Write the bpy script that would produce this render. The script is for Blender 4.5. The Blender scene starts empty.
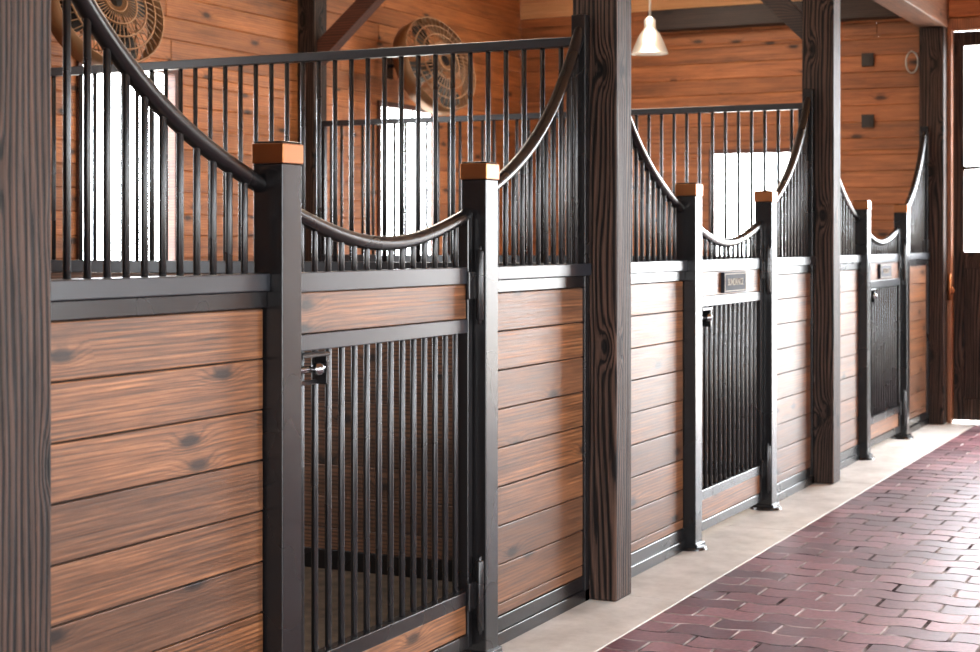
import bpy, math, random
from mathutils import Vector, Matrix
random.seed(7)
S = bpy.context.scene

# ------------------------------------------------------------------ helpers
def lin(c):
    o=[]
    for v in c:
        v/=255.0
        o.append(v/12.92 if v<=0.04045 else ((v+0.055)/1.055)**2.4)
    return (o[0],o[1],o[2],1.0)

class MB:
    """mesh accumulator"""
    def __init__(s): s.v=[]; s.f=[]; s.m=[]; s.s=[]
    def add(s,vs,fs,mat=0,smooth=False):
        b=len(s.v); s.v+= [tuple(p) for p in vs]
        for f in fs:
            s.f.append([i+b for i in f]); s.m.append(mat); s.s.append(smooth)
    def box(s,x0,x1,y0,y1,z0,z1,mat=0):
        vs=[(x0,y0,z0),(x1,y0,z0),(x1,y1,z0),(x0,y1,z0),(x0,y0,z1),(x1,y0,z1),(x1,y1,z1),(x0,y1,z1)]
        s.add(vs,[(0,3,2,1),(4,5,6,7),(0,1,5,4),(1,2,6,5),(2,3,7,6),(3,0,4,7)],mat)
    def tube(s,pts,r,n=14,mat=0,closed=False):
        pts=[Vector(p) for p in pts]; N=len(pts); rings=[]
        t0=(pts[1]-pts[0]).normalized()
        up=Vector((0,0,1)) if abs(t0.z)<0.9 else Vector((0,1,0))
        nrm=(up-t0*up.dot(t0)).normalized()
        vs=[]
        for i,p in enumerate(pts):
            if closed: t=(pts[(i+1)%N]-pts[i-1]).normalized()
            elif i==0: t=t0
            elif i==N-1: t=(pts[-1]-pts[-2]).normalized()
            else: t=(pts[i+1]-pts[i-1]).normalized()
            nrm=(nrm-t*nrm.dot(t)).normalized(); bi=t.cross(nrm)
            rr=r[i] if isinstance(r,(list,tuple)) else r
            for k in range(n):
                a=2*math.pi*k/n
                vs.append(p+nrm*(math.cos(a)*rr)+bi*(math.sin(a)*rr))
        fs=[]
        M=N if closed else N-1
        for i in range(M):
            for k in range(n):
                j=(i+1)%N
                fs.append((i*n+k,i*n+(k+1)%n,j*n+(k+1)%n,j*n+k))
        s.add(vs,fs,mat,True)
        if not closed:
            b=len(s.v)-N*n
            s.f.append([b+k for k in range(n)][::-1]); s.m.append(mat); s.s.append(False)
            s.f.append([b+(N-1)*n+k for k in range(n)]); s.m.append(mat); s.s.append(False)
    def cyl(s,p0,p1,r,n=12,mat=0): s.tube([p0,p1],r,n,mat)
    def lathe(s,c,prof,n=32,mat=0,M=None):
        vs=[];fs=[]
        for (r,z) in prof:
            for k in range(n):
                a=2*math.pi*k/n
                p=Vector((r*math.cos(a),r*math.sin(a),z))
                if M is not None: p=M@p
                vs.append(p+Vector(c))
        for i in range(len(prof)-1):
            for k in range(n):
                fs.append((i*n+k,i*n+(k+1)%n,(i+1)*n+(k+1)%n,(i+1)*n+k))
        s.add(vs,fs,mat,True)
    def obj(s,name,mats,bevel=0.0,parent=None,seg=2):
        me=bpy.data.meshes.new(name); me.from_pydata(s.v,[],s.f); 
        for m in mats: me.materials.append(m)
        for p,mi,sm in zip(me.polygons,s.m,s.s): p.material_index=mi; p.use_smooth=sm
        me.update()
        o=bpy.data.objects.new(name,me); S.collection.objects.link(o)
        if bevel>0:
            b=o.modifiers.new('bevel','BEVEL'); b.width=bevel; b.segments=seg; b.limit_method='ANGLE'; b.angle_limit=math.radians(50)
        if parent: o.parent=parent
        return o

def empty(name):
    e=bpy.data.objects.new(name,None); S.collection.objects.link(e); e.empty_display_size=0.2; return e

# ------------------------------------------------------------------ materials
def newmat(name):
    m=bpy.data.materials.new(name); m.use_nodes=True
    nt=m.node_tree; b=nt.nodes['Principled BSDF']; return m,nt,b
def N(nt,t,**k):
    n=nt.nodes.new(t)
    for a,v in k.items(): setattr(n,a,v)
    return n
def mixc(nt,fac,a,b,mode='MIX'):
    n=N(nt,'ShaderNodeMix',data_type='RGBA',blend_type=mode)
    for i,v in ((0,fac),(6,a),(7,b)):
        if hasattr(v,'is_linked'): nt.links.new(v,n.inputs[i])
        else: n.inputs[i].default_value=v
    return n.outputs[2]
def math_(nt,op,a,b=0.0,clamp=False):
    n=N(nt,'ShaderNodeMath',operation=op,use_clamp=clamp)
    for i,v in ((0,a),(1,b)):
        if hasattr(v,'is_linked'): nt.links.new(v,n.inputs[i])
        else: n.inputs[i].default_value=v
    return n.outputs[0]
def ramp(nt,fac,stops):
    n=N(nt,'ShaderNodeValToRGB'); nt.links.new(fac,n.inputs[0]); cr=n.color_ramp
    while len(cr.elements)<len(stops): cr.elements.new(0.5)
    for e,(p,c) in zip(cr.elements,stops): e.position=p; e.color=c
    return n.outputs[0]
G=lambda v:(v,v,v,1)

def wood(name,dark,mid,light,axis=0,rough=0.42,vary=0.35,knots=True,freq=55.0,bump=0.25,coat=0.0,spec=0.5,figure=0.45,kscale=(1.8,5.0),kseed=0.0,tint=None,stain=0.8,swirl=3.0,kthr=0.5):
    """figured softwood: growth-ring lines bending round knots + fine fibre noise"""
    m,nt,b=newmat(name); L=nt.links.new
    tc=N(nt,'ShaderNodeTexCoord'); geo=N(nt,'ShaderNodeNewGeometry')
    rnd=geo.outputs['Random Per Island']
    comb=N(nt,'ShaderNodeCombineXYZ')
    for i in range(3): L(math_(nt,'ADD',math_(nt,'MULTIPLY',rnd,(37.0,53.0,71.0)[i]),kseed),comb.inputs[i])
    mp=N(nt,'ShaderNodeVectorMath',operation='ADD'); L(tc.outputs['Object'],mp.inputs[0]); L(comb.outputs[0],mp.inputs[1])
    sep=N(nt,'ShaderNodeSeparateXYZ'); L(mp.outputs[0],sep.inputs[0])
    oth=[i for i in range(3) if i!=axis]
    across=math_(nt,'ADD',sep.outputs[oth[0]],sep.outputs[oth[1]])
    def mapped(a,c):
        sc=[c]*3; sc[axis]=a
        ms=N(nt,'ShaderNodeMapping'); ms.inputs['Scale'].default_value=sc; L(mp.outputs[0],ms.inputs['Vector']); return ms.outputs[0]
    def noise(vec,scale,detail,rg=0.5):
        n=N(nt,'ShaderNodeTexNoise'); n.inputs['Scale'].default_value=scale; n.inputs['Detail'].default_value=detail; n.inputs['Roughness'].default_value=rg; L(vec,n.inputs['Vector']); return n.outputs[0]
    low=noise(mapped(0.5,4.0),1.0,2)
    fib=noise(mapped(3.0,150.0),1.0,7,0.65)
    med=noise(mapped(1.2,36.0),1.0,7,0.7)
    blo=noise(mapped(1.3,9.0),1.0,8,0.72)
    kn=noise(mp.outputs[0],14.0,3)
    h=math_(nt,'ADD',math_(nt,'MULTIPLY',across,freq),math_(nt,'MULTIPLY',low,swirl))
    h=math_(nt,'ADD',h,math_(nt,'MULTIPLY',med,1.4))
    if knots:
        kc=N(nt,'ShaderNodeCombineXYZ')
        L(math_(nt,'MULTIPLY',sep.outputs[axis],kscale[0]),kc.inputs[0]); L(math_(nt,'MULTIPLY',across,kscale[1]),kc.inputs[1])
        vo=N(nt,'ShaderNodeTexVoronoi',voronoi_dimensions='2D'); vo.inputs['Scale'].default_value=1.0; L(kc.outputs[0],vo.inputs['Vector'])
        d=math_(nt,'ADD',vo.outputs['Distance'],math_(nt,'MULTIPLY',math_(nt,'SUBTRACT',kn,0.5),0.06))
        # only some cells carry a knot
        cs=N(nt,'ShaderNodeSeparateColor'); L(vo.outputs['Color'],cs.inputs[0])
        off=math_(nt,'MULTIPLY',math_(nt,'GREATER_THAN',cs.outputs[0],kthr),1.0)
        d=math_(nt,'ADD',d,off)
        g=math_(nt,'POWER',2.718,math_(nt,'MULTIPLY',math_(nt,'MULTIPLY',d,d),-45.0))
        h=math_(nt,'ADD',h,math_(nt,'MULTIPLY',g,2.5))
    fr=math_(nt,'FRACT',h)
    ring=ramp(nt,fr,[(0.0,G(0.25)),(0.12,G(0.62)),(0.55,G(0.80)),(0.88,G(0.35)),(1.0,G(0.25))])
    bw=N(nt,'ShaderNodeRGBToBW'); L(ring,bw.inputs[0])
    f=math_(nt,'ADD',math_(nt,'MULTIPLY',bw.outputs[0],figure),math_(nt,'MULTIPLY',math_(nt,'ADD',math_(nt,'MULTIPLY',fib,0.5),math_(nt,'MULTIPLY',med,0.5)),1.0-figure))
    col=ramp(nt,f,[(0.36,dark),(0.51,mid),(0.66,light)])
    col=mixc(nt,stain,col,ramp(nt,blo,[(0.34,G(0.45)),(0.5,G(0.92)),(0.66,G(1.2))]),'MULTIPLY')
    col=mixc(nt,1.0,col,ramp(nt,rnd,[(0.0,G(1.0-vary)),(0.5,G(1.0)),(1.0,G(1.0+vary*0.6))]),'MULTIPLY')
    if tint:
        r2=math_(nt,'FRACT',math_(nt,'MULTIPLY',rnd,17.3))
        col=mixc(nt,math_(nt,'MULTIPLY',r2,0.6),col,tint)
        col=mixc(nt,0.7,col,ramp(nt,fib,[(0.35,G(0.6)),(0.65,G(1.15))]),'MULTIPLY')
    if knots:
        col=mixc(nt,0.92,col,ramp(nt,d,[(0.045,G(0.08)),(0.075,G(0.38)),(0.105,G(0.8)),(0.17,G(1))]),'MULTIPLY')
    L(col,b.inputs['Base Color'])
    L(ramp(nt,fib,[(0.3,G(rough*0.85)),(0.7,G(min(1,rough*1.25)))]),b.inputs['Roughness'])
    b.inputs['Specular IOR Level'].default_value=spec
    if coat: b.inputs['Coat Weight'].default_value=coat; b.inputs['Coat Roughness'].default_value=0.3
    bp=N(nt,'ShaderNodeBump'); bp.inputs['Strength'].default_value=bump; bp.inputs['Distance'].default_value=0.004
    L(f,bp.inputs['Height']); L(bp.outputs[0],b.inputs['Normal'])
    return m

stall_wood=wood('stained_plank_wood',lin((50,31,18)),lin((114,73,43)),lin((156,106,68)),0,0.42,0.40,coat=0.0,freq=70,figure=0.20,tint=lin((82,60,48)),kthr=0.62,spec=0.42)
wall_wood_x=wood('cedar_wall_wood_x',lin((118,70,38)),lin((160,100,56)),lin((190,128,78)),0,0.55,0.30,bump=0.12,figure=0.2,freq=60)  # back wall tone raised, brightness of light spots put into the colour
wall_wood_y=wood('cedar_wall_wood_y',lin((108,64,36)),lin((146,90,52)),lin((176,114,70)),1,0.55,0.30,bump=0.12,figure=0.2,freq=60)
timber=wood('dark_timber',lin((6,4,4)),lin((28,20,17)),lin((84,64,54)),2,0.6,0.1,knots=True,freq=46,bump=1.0,figure=0.5,kscale=(2.0,4.5),spec=0.22,swirl=8,kthr=0.75)
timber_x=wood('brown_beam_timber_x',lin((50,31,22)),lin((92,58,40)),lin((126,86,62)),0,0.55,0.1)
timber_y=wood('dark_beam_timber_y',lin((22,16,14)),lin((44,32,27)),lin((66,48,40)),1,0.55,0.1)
part_wood=wood('partition_wood',lin((44,30,22)),lin((84,58,42)),lin((114,82,60)),1,0.5,0.4)
brace_wood=wood('brace_timber',lin((40,22,16)),lin((74,40,28)),lin((100,58,42)),1,0.55,0.1)
light_wood=wood('plywood_band',lin((190,136,90)),lin((215,165,115)),lin((230,185,140)),1,0.6,0.1,knots=False,bump=0.05,figure=0.2,stain=0.2)
door_wood=wood('door_frame_wood',lin((92,56,34)),lin((130,82,50)),lin((156,104,70)),2,0.5,0.1)

def steel(name,c,rough,metal=0.0,coat=0.0):
    m,nt,b=newmat(name)
    tc=N(nt,'ShaderNodeTexCoord'); n=N(nt,'ShaderNodeTexNoise'); n.inputs['Scale'].default_value=2.5; n.inputs['Detail'].default_value=2
    nt.links.new(tc.outputs['Object'],n.inputs['Vector'])
    r=ramp(nt,n.outputs[0],[(0.3,G(rough*0.93)),(0.7,G(rough*1.08))]); nt.links.new(r,b.inputs['Roughness'])
    cc=ramp(nt,n.outputs[0],[(0.3,tuple(v*0.93 for v in c[:3])+(1,)),(0.7,tuple(min(1,v*1.07) for v in c[:3])+(1,))])
    nt.links.new(cc,b.inputs['Base Color'])
    b.inputs['Metallic'].default_value=metal
    b.inputs['Coat Weight'].default_value=coat; b.inputs['Coat Roughness'].default_value=0.15
    return m
black=steel('black_powder_coat',lin((22,20,21)),0.27,0.0,0.0)
rail=steel('charcoal_rail_paint',lin((36,38,43)),0.33,0.0,0.0)
copper=steel('copper_cap',lin((148,98,64)),0.38,1.0)
silver=steel('lamp_metal',lin((190,186,178)),0.35,0.7)
bolt=steel('bolt_steel',lin((150,150,152)),0.25,1.0)
fanm=steel('fan_bronze_wire',lin((136,100,68)),0.45,0.3)
plaquem=steel('plaque_slate',lin((20,22,34)),0.75)
letter=steel('plaque_lettering',lin((150,140,124)),0.6)
boxm=steel('outlet_plastic',lin((45,36,30)),0.5)

m,nt,b=newmat('concrete'); concrete=m
tc=N(nt,'ShaderNodeTexCoord'); n=N(nt,'ShaderNodeTexNoise'); n.inputs['Scale'].default_value=3; n.inputs['Detail'].default_value=10; n.inputs['Roughness'].default_value=0.7
nt.links.new(tc.outputs['Object'],n.inputs['Vector'])
nt.links.new(ramp(nt,n.outputs[0],[(0.3,lin((158,153,146))),(0.7,lin((206,202,196)))]),b.inputs['Base Color'])
b.inputs['Roughness'].default_value=0.55
bp=N(nt,'ShaderNodeBump'); bp.inputs['Strength'].default_value=0.2; bp.inputs['Distance'].default_value=0.004; nt.links.new(n.outputs[0],bp.inputs['Height']); nt.links.new(bp.outputs[0],b.inputs['Normal'])

m,nt,b=newmat('red_rubber_paver'); paver=m
geo=N(nt,'ShaderNodeNewGeometry'); tc=N(nt,'ShaderNodeTexCoord')
n=N(nt,'ShaderNodeTexNoise'); n.inputs['Scale'].default_value=45; n.inputs['Detail'].default_value=8; nt.links.new(tc.outputs['Object'],n.inputs['Vector'])
n2=N(nt,'ShaderNodeTexNoise'); n2.inputs['Scale'].default_value=1.6; n2.inputs['Detail'].default_value=4; nt.links.new(tc.outputs['Object'],n2.inputs['Vector'])
c=ramp(nt,geo.outputs['Random Per Island'],[(0,lin((80,48,56))),(0.5,lin((104,64,72))),(1,lin((130,88,94)))])
c=mixc(nt,0.75,c,ramp(nt,n.outputs[0],[(0.3,G(0.65)),(0.7,G(1.25))]),'MULTIPLY')
c=mixc(nt,0.6,c,ramp(nt,n2.outputs[0],[(0.3,G(0.8)),(0.7,G(1.2))]),'MULTIPLY')
nt.links.new(c,b.inputs['Base Color'])
nt.links.new(ramp(nt,n2.outputs[0],[(0.3,G(0.36)),(0.7,G(0.5))]),b.inputs['Roughness'])
bp=N(nt,'ShaderNodeBump'); bp.inputs['Strength'].default_value=0.35; bp.inputs['Distance'].default_value=0.002; nt.links.new(n.outputs[0],bp.inputs['Height']); nt.links.new(bp.outputs[0],b.inputs['Normal'])

def noisy(name,a,bc,scale,rough,spec=0.5):
    m,nt,b=newmat(name); tc=N(nt,'ShaderNodeTexCoord'); n=N(nt,'ShaderNodeTexNoise'); n.inputs['Scale'].default_value=scale; n.inputs['Detail'].default_value=8
    nt.links.new(tc.outputs['Object'],n.inputs['Vector']); nt.links.new(ramp(nt,n.outputs[0],[(0.35,a),(0.65,bc)]),b.inputs['Base Color']); b.inputs['Roughness'].default_value=rough; b.inputs['Specular IOR Level'].default_value=spec; return m
sand=noisy('joint_sand',lin((44,34,36)),lin((170,158,156)),5,1.0,0.0)
bedding=noisy('stall_bedding',lin((60,52,45)),lin((92,80,68)),12,0.95)
gravel=noisy('gravel',lin((170,165,155)),lin((210,205,195)),8,0.9)
seam=noisy('dark_backing',lin((10,8,7)),lin((16,12,10)),8,0.9)

# ------------------------------------------------------------------ dimensions
F=1629.0; CT=F/1811.0; ST=791.0/1811.0
PR=[2.87,6.51,10.17,13.826]   # far edge of each timber post
PW=0.18
YP=2.489; YF=2.62; YB=6.40; XE=13.83; YO=-1.6; XN=-4.5; ZC=4.05

# ------------------------------------------------------------------ timber posts
for i,x in enumerate(PR):
    mb=MB(); mb.box(x-PW,x,YP,YP+0.2,0.0,3.27)
    mb.obj('timber_post',[timber],0.008)
for i in (0,1,2):   # posts on the back wall at partitions
    x=PR[i]; mb=MB(); mb.box(x-PW,x,YB-0.14,YB-0.002,0.0,3.49); mb.obj('wall_post',[timber],0.006)

mb=MB(); mb.box(XN,XE-0.003,YP-0.01,YP+0.21,3.272,3.55); mb.obj('longitudinal_beam',[timber_x],0.008)
mb=MB(); mb.box(XE-0.16,XE-0.004,YP+0.215,5.08,3.38,3.56); mb.obj('tie_beam',[timber_y],0.008)
for i in (0,1,2):
    x=PR[i]; mb=MB(); mb.box(x-PW+0.01,x-0.01,YP+0.215,YB-0.004,3.492,3.75); mb.obj('tie_beam',[timber_y],0.008)
# knee braces (transverse), ends cut plumb / level
def brace(x,yv,zv,yh,zh,mat,w=0.17):
    """plumb cut on plane y=yv (post), level cut on plane z=zh (beam)"""
    sg=1 if yh>yv else -1
    P=[(yv,zv),(yv,zv+w),(yh-sg*w,zh),(yh,zh)]
    mb=MB(); vs=[(xx,p[0],p[1]) for xx in (x-0.055,x+0.055) for p in P]
    mb.add(vs,[(0,1,2,3),(7,6,5,4),(0,4,5,1),(1,5,6,2),(2,6,7,3),(3,7,4,0)]); mb.obj('knee_brace',[mat],0.004)
for i in (1,2):
    xc=PR[i]-PW/2
    brace(xc,YP+0.203,2.76,YP+0.94,3.488,timber_y)
    brace(xc,YB-0.143,2.78,YB-0.95,3.488,brace_wood)

# ------------------------------------------------------------------ stall fronts
ZR=1.41
def planks(mb,x0,x1,y0,y1,zt,zb,h,mat):
    z=zt
    while z-zb>0.02:
        z2=max(zb,z-h)
        if z2-zb<0.04: z2=zb
        dy=random.uniform(0,0.002)
        mb.box(x0,x1,y0+dy,y1,z2+0.0019,z-0.0019,mat); z=z2
def swoop(t): return 1.665+0.765*(0.45*t+0.10*t*t+0.45*t**3)
YCc=YF+0.02
G0,G1=1.05,2.47      # outer gate-post edges relative to post far edge
for i in range(3):
    px=PR[i]; nx=PR[i+1]-PW
    par=empty('stall_front')
    mb=MB(); wb=MB()
    for side in (0,1):
        if side==0: a=px; b_=px+G0; ch=(a+0.002,a+0.03); 
        else: a=px+G1; b_=nx; ch=(b_-0.05,b_-0.002)
        mb.box(ch[0],ch[1],YF-0.012,YF+0.052,0.0,2.45)        # wall channel
        mb.box(a+0.002,b_-0.002,YF-0.02,YF+0.06,ZR-0.05,ZR,1)          # sill rail
        mb.box(a+0.002,b_-0.002,YF-0.008,YF+0.048,ZR-0.098,ZR-0.05)
        mb.box(a+0.002,b_-0.002,YF-0.012,YF+0.052,0.0,0.05)
        mb.box(a+0.002,b_-0.002,YF-0.004,YF+0.044,0.05,0.105)
        planks(wb,a+0.01,b_-0.01,YF,YF+0.04,ZR-0.099,0.105,0.145,0)
        wb.box(a+0.01,b_-0.01,YF+0.01,YF+0.035,0.10,ZR-0.1,1)
        # curved pipe
        pts=[]
        for k in range(25):
            t=k/24; z=swoop(t)
            X=(b_+ (a-b_)*t) if side==0 else (a+(b_-a)*t)
            pts.append((X,YCc,z))
        mb.tube(pts,0.0255,16,0)
        n=int(round((b_-a)/0.074)); 
        for k in range(1,n):
            X=a+(b_-a)*k/n
            t=(b_-X)/(b_-a) if side==0 else (X-a)/(b_-a)
            mb.cyl((X,YCc,ZR-0.01),(X,YCc,swoop(t)),0.0100,12,0)
    # steel gate posts
    for g in (px+G0, px+G1-0.10):
        mb.box(g,g+0.10,YF-0.06,YF+0.04,0.0,1.725)
        mb.box(g-0.004,g+0.104,YF-0.064,YF+0.044,1.725,1.783,2)
        mb.box(g+0.002,g+0.098,YF-0.058,YF+0.038,1.783,1.789,0)
        mb.lathe((g+0.05,YF-0.01,0),[(0.001,0.014),(0.085,0.014),(0.09,0.0)],24)
        mb.box(g-0.012,g+0.112,YF-0.072,YF+0.052,0.012,0.03)
    mb.obj('steel_frame',[black,rail,copper],0.003,par)
    wb.obj('wood_planks',[stall_wood,seam],0.003,par)

    # ---- gate
    gp=empty('stall_gate')
    g0=px+G0+0.108; g1=px+G1-0.10-0.012; gm=MB(); gw=MB()
    ya,yb=YF-0.012,YF+0.03; yc=(ya+yb)/2
    def gz(t): return 1.60-0.105*math.sin(math.pi*t)**1.0
    gm.box(g0,g0+0.035,ya,yb,0.05,1.60); gm.box(g1-0.035,g1,ya,yb,0.05,1.60)
    e=0.036
    gm.box(g0+e,g1-e,ya,yb,ZR-0.06,ZR,1)
    gm.box(g0+e,g1-e,ya,yb,1.175,1.225,1)
    gm.box(g0+e,g1-e,ya,yb,0.205,0.255)
    gm.box(g0+e,g1-e,ya,yb,0.05,0.10)
    gw.box(g0+e,g1-e,ya+0.008,yb-0.004,1.226,ZR-0.061)
    gw.box(g0+e,g1-e,ya+0.008,yb-0.004,0.101,0.204)
    gm.tube([(g0+(g1-g0)*k/24,yc,gz(k/24)) for k in range(25)],0.024,16)
    n=15
    for k in range(1,n):
        X=g0+0.017+(g1-g0-0.034)*k/n; t=(X-g0)/(g1-g0)
        gm.cyl((X,yc,ZR-0.005),(X,yc,gz(t)),0.0095,12)
        gm.cyl((X,yc,0.25),(X,yc,1.18),0.0105,12)
    # hinges
    hx=g1+0.002; hy=ya-0.028
    for zc in (1.345,0.235):
        gm.cyl((hx,hy,zc-0.125),(hx,hy,zc+0.125),0.015,14)
        gm.cyl((hx,hy,zc-0.14),(hx,hy,zc+0.14),0.008,10)
        gm.box(hx-0.05,hx,ya-0.012,ya,zc-0.05,zc+0.05)
        gm.box(hx-0.012,hx+0.012,hy,ya,zc-0.05,zc+0.05)
    # latch: open bracket with slide bolt and knob
    lx=g0
    gm.box(lx+0.0,lx+0.15,ya-0.010,ya,1.158,1.172)
    gm.box(lx+0.0,lx+0.15,ya-0.010,ya,1.075,1.089)
    gm.box(lx+0.136,lx+0.15,ya-0.045,ya,1.075,1.172)
    gm.box(lx-0.0,lx+0.15,ya-0.05,ya-0.010,1.160,1.172)
    gm.cyl((lx-0.05,ya-0.032,1.125),(lx+0.155,ya-0.032,1.125),0.011,12,2)
    gm.lathe((lx+0.07,ya-0.05,1.125),[(0.001,0.022),(0.014,0.019),(0.02,0.008),(0.02,-0.005),(0.010,-0.014),(0.008,-0.03)],18,2,Matrix.Rotation(math.radians(90),3,'X'))
    gm.obj('gate_frame',[black,rail,bolt],0.003,gp)
    gw.obj('gate_planks',[stall_wood],0.003,gp)
    if i>0:
        pm=MB(); cx=(g0+g1)/2+0.05
        pm.box(cx-0.19,cx+0.19,ya-0.012,ya+0.007,1.235,1.342,0)
        for (xa,xb,za,zb) in ((-0.182,0.182,1.331,1.335),(-0.182,0.182,1.242,1.246),(-0.182,-0.178,1.246,1.331),(0.178,0.182,1.246,1.331)):
            pm.box(cx+xa,cx+xb,ya-0.014,ya-0.0119,za,zb,1)
        pm.obj('name_plaque',[plaquem,letter],0.0,gp)
        tx=bpy.data.curves.new('plaque_text','FONT'); tx.body=('SUNDANCE','WILLOW')[i-1]; tx.size=0.05; tx.extrude=0.001; tx.align_x='CENTER'; tx.align_y='CENTER'
        to=bpy.data.objects.new('plaque_text',tx); S.collection.objects.link(to); tx.materials.append(letter)
        to.location=(cx,ya-0.0135,1.288); to.rotation_euler=(math.pi/2,0,0); to.parent=gp

# ------------------------------------------------------------------ partitions
for i in (0,1,2):
    xc=PR[i]-PW/2; mb=MB(); y0=YP+0.203; y1=YB-0.145; par=empty('stall_partition')
    mb.box(xc-0.025,xc+0.025,y0,y1,2.335,2.375,1)
    mb.box(xc-0.025,xc+0.025,y0,y1,ZR-0.06,ZR,1)
    mb.box(xc-0.02,xc+0.02,y0,y0+0.04,ZR,2.335); mb.box(xc-0.02,xc+0.02,y1-0.04,y1,ZR,2.335)
    n=int((y1-y0)/0.085)
    for k in range(1,n):
        Y=y0+(y1-y0)*k/n; mb.cyl((xc,Y,ZR-0.005),(xc,Y,2.34),0.0110,10)
    mb.box(xc-0.025,xc+0.025,y0,y1,0.0,0.09)
    mb.obj('grill_frame',[black,rail],0.003,par)
    wb=MB(); z=ZR-0.061
    while z>0.1:
        z2=max(0.091,z-0.145); wb.box(xc-0.022,xc+0.022,y0,y1,z2,z); z=z2
    p=wb.obj('partition_planks',[part_wood],0.004,par)

# ------------------------------------------------------------------ room shell
def plank_wall(name,axis,a0,a1,c0,c1,z0,z1,h,mat,holes=()):
    """axis 0: runs along x with thickness in y (c0..c1). axis 1: runs along y."""
    mb=MB(); z=z0
    cuts=sorted(set([z0,z1]+[v for hh in holes for v in (hh[2],hh[3])]))
    rows=[]; 
    zz=z0
    while zz<z1-1e-4:
        rows.append((zz,min(z1,zz+h))); zz+=h
    for (ra,rb) in rows:
        sub=[ra]+[c for c in cuts if ra+1e-3<c<rb-1e-3]+[rb]
        for s0,s1 in zip(sub[:-1],sub[1:]):
            mid=(s0+s1)/2
            segs=[(a0,a1)]
            for hh in holes:
                if hh[2]<mid<hh[3]:
                    ns=[]
                    for (p,q) in segs:
                        if hh[1]<=p or hh[0]>=q: ns.append((p,q)); continue
                        if hh[0]>p: ns.append((p,hh[0]))
                        if hh[1]<q: ns.append((hh[1],q))
                    segs=ns
            for (p,q) in segs:
                # break into boards
                cur=p
                while cur<q-1e-4:
                    ln=random.uniform(2.6,4.8); e=min(q,cur+ln)
                    if q-e<0.6: e=q
                    if axis==0: mb.box(cur,e,c0,c1,s0,s1)
                    else: mb.box(c0,c1,cur,e,s0,s1)
                    cur=e
    return mb.obj(name,[mat],0.006,seg=1)

WZ0,WZ1=1.30,2.58
back_w=[(3.95,4.70),(7.62,8.52),(11.18,12.12)]
plank_wall('wall_back',0,XN,XE+0.04,YB,YB+0.04,0,ZC,0.14,wall_wood_x,[(a,b_,WZ0,WZ1) for a,b_ in back_w])
end_w=(3.76,4.52); EZ1=2.28
DY0,DY1,DZ=-1.3,2.45,3.25
plank_wall('wall_end',1,YO,YB-0.001,XE,XE+0.04,0,3.58,0.14,wall_wood_y,[(end_w[0],end_w[1],WZ0,EZ1),(DY0,DY1,-1,DZ)])
side_w=[(-0.6,0.8),(2.6,4.0),(5.8,7.2)]  # openings added in the unseen opposite wall to light the stall fronts
plank_wall('wall_aisle_side',0,XN,XE,YO-0.04,YO,0,ZC,0.14,wall_wood_x,[(a,b_,0.9,2.6) for a,b_ in side_w])
EO=(-1.2,1.3,2.6)
plank_wall('wall_near_light_block',1,YO-0.04,YB+0.04,XN-0.04,XN,0,ZC,0.14,wall_wood_y,[(EO[0],EO[1],-1,EO[2])])  # unseen wall added behind the camera to hold back rear light
mb=MB(); mb.box(XE-0.003,XE+0.04,YO,YB-0.001,3.581,ZC); mb.obj('trim_1',[light_wood],0.002)
mb=MB(); mb.box(XN-0.04,XE+0.04,YO-0.04,YB+0.04,ZC+0.002,ZC+0.08); mb.obj('ceiling',[light_wood],0)

def window(idx,axis,a0,a1,c,z0,z1):
    mb=MB(); w=a1-a0
    def bx(A0,A1,d0,d1,Z0,Z1,mat=0):
        if axis==0: mb.box(A0,A1,c+d0,c+d1,Z0,Z1,mat)
        else: mb.box(c+d0,c+d1,A0,A1,Z0,Z1,mat)
    t=0.035
    bx(a0-t,a0+0.004,-0.02,0.045,z0-t,z1+t,0); bx(a1-0.004,a1+t,-0.02,0.045,z0-t,z1+t,0)
    bx(a0+0.004,a1-0.004,-0.02,0.045,z0-t,z0+0.004,0); bx(a0+0.004,a1-0.004,-0.02,0.045,z1-0.004,z1+t,0)
    for k in range(1,5):
        a=a0+w*k/5
        if axis==0: p0=(a,c+0.01,z0); p1=(a,c+0.01,z1)
        else: p0=(c+0.01,a,z0); p1=(c+0.01,a,z1)
        mb.cyl(p0,p1,0.006,8,1)
    mb.obj('window_%d'%idx,[brace_wood,black],0)
for k,(a,b_) in enumerate(back_w): window(k+1,0,a,b_,YB,WZ0,WZ1)
window(4,1,end_w[0],end_w[1],XE,WZ0,EZ1)

# aisle end door: jamb, header, part-closed glazed leaf
mb=MB(); mb.box(XE-0.05,XE+0.06,DY1,YP-0.002,0,DZ+0.10); mb.box(XE-0.05,XE+0.06,DY0-0.07,DY0,0,DZ+0.10); mb.box(XE-0.05,XE+0.06,DY0,DY1,DZ,DZ+0.10); mb.obj('trim_2',[door_wood],0.005)
mb=MB(); x0,x1=XE+0.062,XE+0.11; ly0,ly1=1.35,DY1+0.03
mb.box(x0,x1,ly1-0.11,ly1,0.02,DZ); mb.box(x0,x1,ly0,ly0+0.12,0.02,DZ)
for (za,zb) in ((0.02,0.2),(1.28,1.42),(DZ-0.12,DZ)): mb.box(x0,x1,ly0+0.12,ly1-0.11,za,zb)
mb.box(x0+0.012,x1-0.01,ly0+0.12,ly1-0.11,0.2,1.28)
mb.box(x0+0.01,x1-0.01,ly0+0.5,ly0+0.53,1.42,DZ-0.12); mb.box(x0+0.01,x1-0.01,ly0+0.12,ly1-0.11,2.1,2.13)
mb.obj('door_1',[timber],0.004)
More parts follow.
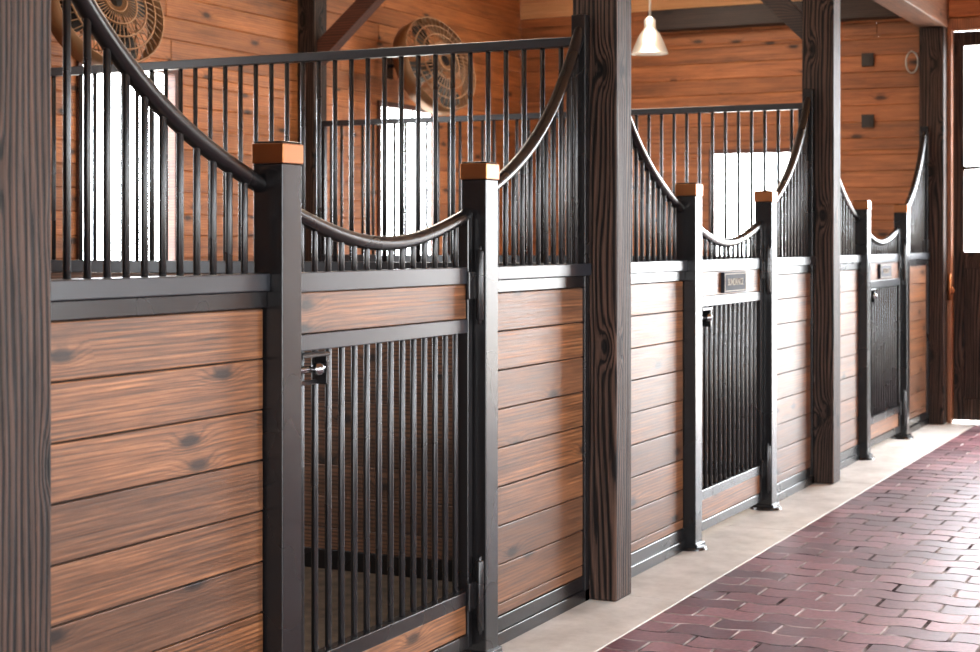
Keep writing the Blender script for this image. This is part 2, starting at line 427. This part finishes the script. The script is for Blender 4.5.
mb=MB(); mb.cyl((XE-0.05,2.455,1.10),(XE-0.11,2.455,1.10),0.012,10); mb.cyl((XE-0.11,2.455,1.24),(XE-0.11,2.455,1.02),0.014,12); mb.lathe((XE-0.056,2.455,1.10),[(0.001,0.01),(0.03,0.008),(0.032,0)],16,0,Matrix.Rotation(math.radians(-90),3,'Y')); mb.obj('door_handle',[copper],0)

# ------------------------------------------------------------------ floors
CY=2.26
mb=MB(); c=0.16; Lb=0.25; amp=0.013
def zig(y):
    u=(y/Lb)%1.0
    # trapezoid wave
    if u<0.15: return amp*(u/0.15)
    if u<0.35: return amp
    if u<0.65: return amp*(1-2*(u-0.35)/0.30)
    if u<0.85: return -amp
    return -amp*(1-(u-0.85)/0.15)
brk=[0.15,0.35,0.65,0.85,1.0]
X=XN+0.03
row=0
while X<XE-0.2+0.3:
    off=(row%2)*Lb/2
    edges=[CY]; yy=math.floor((CY-off)/Lb)*Lb+off
    if CY-yy<0.02: yy-=Lb
    while yy>YO: edges.append(yy); yy-=Lb
    edges.append(YO+0.001)
    for e1,e0 in zip(edges[:-1],edges[1:]):
        if e1-e0<0.03: continue
        ys=sorted(set([e0,e1]+[round(kk*Lb+bb*Lb,5) for kk in range(-10,12) for bb in brk if e0+0.004<kk*Lb+bb*Lb<e1-0.004]))
        jz=random.uniform(-0.0008,0.0008)
        def ring(ins,z):
            lo=[];hi=[]
            for q in ys:
                qq=min(max(q,e0+ins),e1-ins)
                lo.append((X+zig(q)+ins,qq,z)); hi.append((X+c+zig(q)-ins,qq,z))
            return lo+hi[::-1]
        r0=ring(0.0078,jz); r1=ring(0.0048,-0.003); r2=ring(0.0048,-0.02); n=len(r0)
        mb.add(r0+r1+r2,[tuple(range(n))[::-1]],0)
        base=len(mb.v)-3*n
        for kk in range(n):
            k2=(kk+1)%n
            for f in ((kk,k2,n+k2,n+kk),(n+kk,n+k2,2*n+k2,2*n+kk)):
                mb.f.append([base+q for q in f]); mb.m.append(1); mb.s.append(False)
    X+=c; row+=1
mb.box(XN,XE+0.3,YO,CY-0.001,-0.08,-0.0045,1)
fl=mb.obj('floor',[paver,sand],0)
mb=MB()
X=XN
while X<XE: 
    e=min(XE-0.001,X+1.83); mb.box(X+0.002,e-0.002,CY+0.001,2.80,-0.08,-0.0005); X+=1.83
mb.obj('concrete_curb',[concrete],0.004)
mb=MB(); mb.box(XN,XE-0.001,2.801,YB-0.001,-0.08,-0.001); mb.obj('stall_floor',[bedding],0)
mb=MB(); mb.box(-60,80,-60,60,-0.14,-0.1); mb.obj('ground',[gravel],0)

# ------------------------------------------------------------------ lamps, fans, boxes
m2=steel('lamp_white',lin((235,230,220)),0.4)
def bell_lamp(x,y,z):
    mb=MB(); prof=[(0.150,0.0),(0.146,0.004),(0.125,0.06),(0.10,0.12),(0.075,0.165),(0.052,0.195),(0.045,0.21),(0.045,0.27),(0.03,0.285),(0.012,0.30)]
    mb.lathe((x,y,z),prof,36); mb.lathe((x,y,z),[(0.144,0.004),(0.12,0.06),(0.09,0.12),(0.05,0.18),(0.001,0.19)],36,1)
    mb.lathe((x,y,z+0.05),[(0.001,-0.04),(0.02,-0.03),(0.032,0),(0.02,0.05),(0.015,0.12)],20,1)
    mb.cyl((x,y,z+0.29),(x,y,ZC-0.001),0.009,10,0); mb.lathe((x,y,ZC-0.03),[(0.01,-0.02),(0.05,0.0),(0.06,0.03)],20,0)
    mb.obj('pendant_lamp',[silver,m2],0)
for x in (4.7,8.4,12.25): bell_lamp(x,4.53,3.0)

def fan(x,z,R,rz,rx):
    mb=MB(); c=Vector((x,YB-0.42,z))
    M=(Matrix.Rotation(math.radians(rz),3,'Z')@Matrix.Rotation(math.radians(rx),3,'X'))
    T=lambda p:c+M@Vector(p)
    for zz in (0.07,-0.07):
        for rr,dz in ((R,0),(R*0.8,0.02),(R*0.6,0.035),(R*0.4,0.045),(R*0.2,0.05)):
            mb.tube([T((rr*math.cos(2*math.pi*q/36),rr*math.sin(2*math.pi*q/36),zz+math.copysign(dz,zz))) for q in range(36)],0.006,6,0,True)
        for q in range(44):
            a=2*math.pi*q/44
            mb.tube([T((R*f*math.cos(a+0.25*(1-f)),R*f*math.sin(a+0.25*(1-f)),zz+math.copysign(0.05*(1-f*f),zz))) for f in (0.12,0.4,0.7,1.0)],0.0035,5)
    mb.lathe(c,[(R,-0.07),(R+0.006,-0.07),(R+0.006,0.07),(R,0.07),(R,-0.07)],36,0,M)
    mb.lathe(c,[(0.001,0.06),(0.06,0.055),(0.065,0.03),(0.065,-0.10),(0.05,-0.13),(0.001,-0.135)],24,1,M)
    k=R/0.32
    for q in range(4):
        a=q*math.pi/2+0.3; vs=[]
        for f,wd,tw in ((0.05,0.03,0.02),(0.14,0.07,0.02),(0.24,0.09,0.015),(0.29,0.06,0.01)):
            for sg in (-1,1): vs.append(T((k*(f*math.cos(a)-sg*wd*math.sin(a)),k*(f*math.sin(a)+sg*wd*math.cos(a)),sg*tw)))
        mb.add(vs,[(0,1,3,2),(2,3,5,4),(4,5,7,6)],1,True)
    e=T((0,0,-0.13)); mb.tube([e,(x,YB-0.2,z+0.02),(x,YB-0.02,z+0.02)],0.014,10,1)
    mb.box(x-0.05,x+0.05,YB-0.02,YB-0.001,z-0.08,z+0.12,1)
    mb.obj('wall_fan',[fanm,black],0)
fan(11.32,2.88,0.385,-14,72); fan(7.32,2.82,0.36,-14,72); fan(3.7,2.82,0.36,-14,72)
for k,(z) in enumerate((3.04,2.52)):
    mb=MB(); mb.box(XE-0.03,XE-0.001,3.10,3.20,z-0.05,z+0.06); mb.box(XE-0.036,XE-0.03,3.125,3.175,z-0.03,z+0.04); mb.obj('outlet_box',[boxm],0.004)
mb=MB(); 
for q in range(3): mb.tube([(XE-0.05-0.012*q,2.77+0.05*math.cos(t*math.pi/9),3.0+0.09*math.sin(t*math.pi/9)) for t in range(18)],0.005,6,0,True)
mb.cyl((XE-0.09,2.77,3.09),(XE-0.001,2.77,3.09),0.007,8); mb.obj('coiled_rope',[silver],0)

# ------------------------------------------------------------------ light
w=bpy.data.worlds.new('sky'); S.world=w; w.use_nodes=True
bg=w.node_tree.nodes['Background']; bg.inputs[0].default_value=(0.92,0.96,1.0,1); bg.inputs[1].default_value=26.0
def area(name,loc,rot,sx,sy,power,col=(1,1,1),portal=False):
    l=bpy.data.lights.new(name,'AREA'); l.shape='RECTANGLE'; l.size=sx; l.size_y=sy; l.energy=power; l.color=col
    if portal: l.cycles.is_portal=True
    o=bpy.data.objects.new(name,l); S.collection.objects.link(o); o.location=loc; o.rotation_euler=rot; return o
R90=math.pi/2
area('sky_portal_door',(XE+0.25,(DY0+DY1)/2,DZ/2),(R90,0,R90),DY1-DY0,DZ,1,portal=True)
area('sky_portal_entry',(XN-0.06,(EO[0]+EO[1])/2,EO[2]/2),(R90,0,-R90),EO[1]-EO[0],EO[2],1,portal=True)
for a,b_ in back_w: area('sky_portal_win',((a+b_)/2,YB+0.06,1.94),(-R90,0,0),0.95,1.3,1,portal=True)
area('sky_portal_win_end',(XE+0.06,4.14,1.8),(R90,0,R90),0.8,1.1,1,portal=True)
for a,b_ in side_w: area('sky_portal_side',((a+b_)/2,YO-0.06,1.75),(R90,0,0),1.4,1.7,1,portal=True)
for k,x in enumerate((4.7,8.4,12.0)):
    area('stall_fill_light',(x,4.5,ZC-0.12),(0,0,0),1.0,1.0,60,(1,0.9,0.76))  # added warm fill below the ceiling to brighten the stalls, no fixture there

# ------------------------------------------------------------------ camera
cd=bpy.data.cameras.new('camera'); cam=bpy.data.objects.new('camera',cd); S.collection.objects.link(cam)
cam.location=(0,0,1.5); cam.rotation_euler=(math.pi/2,0,math.atan2(ST,CT)-math.pi/2)
cd.sensor_width=36; cd.lens=F/980*36; cd.shift_y=-84/980
cd.dof.use_dof=True; cd.dof.focus_distance=5.6; cd.dof.aperture_fstop=5.0
cd.clip_start=0.05
S.camera=cam
S.view_settings.view_transform='Standard'
S.view_settings.exposure=0.12
S.view_settings.gamma=0.92
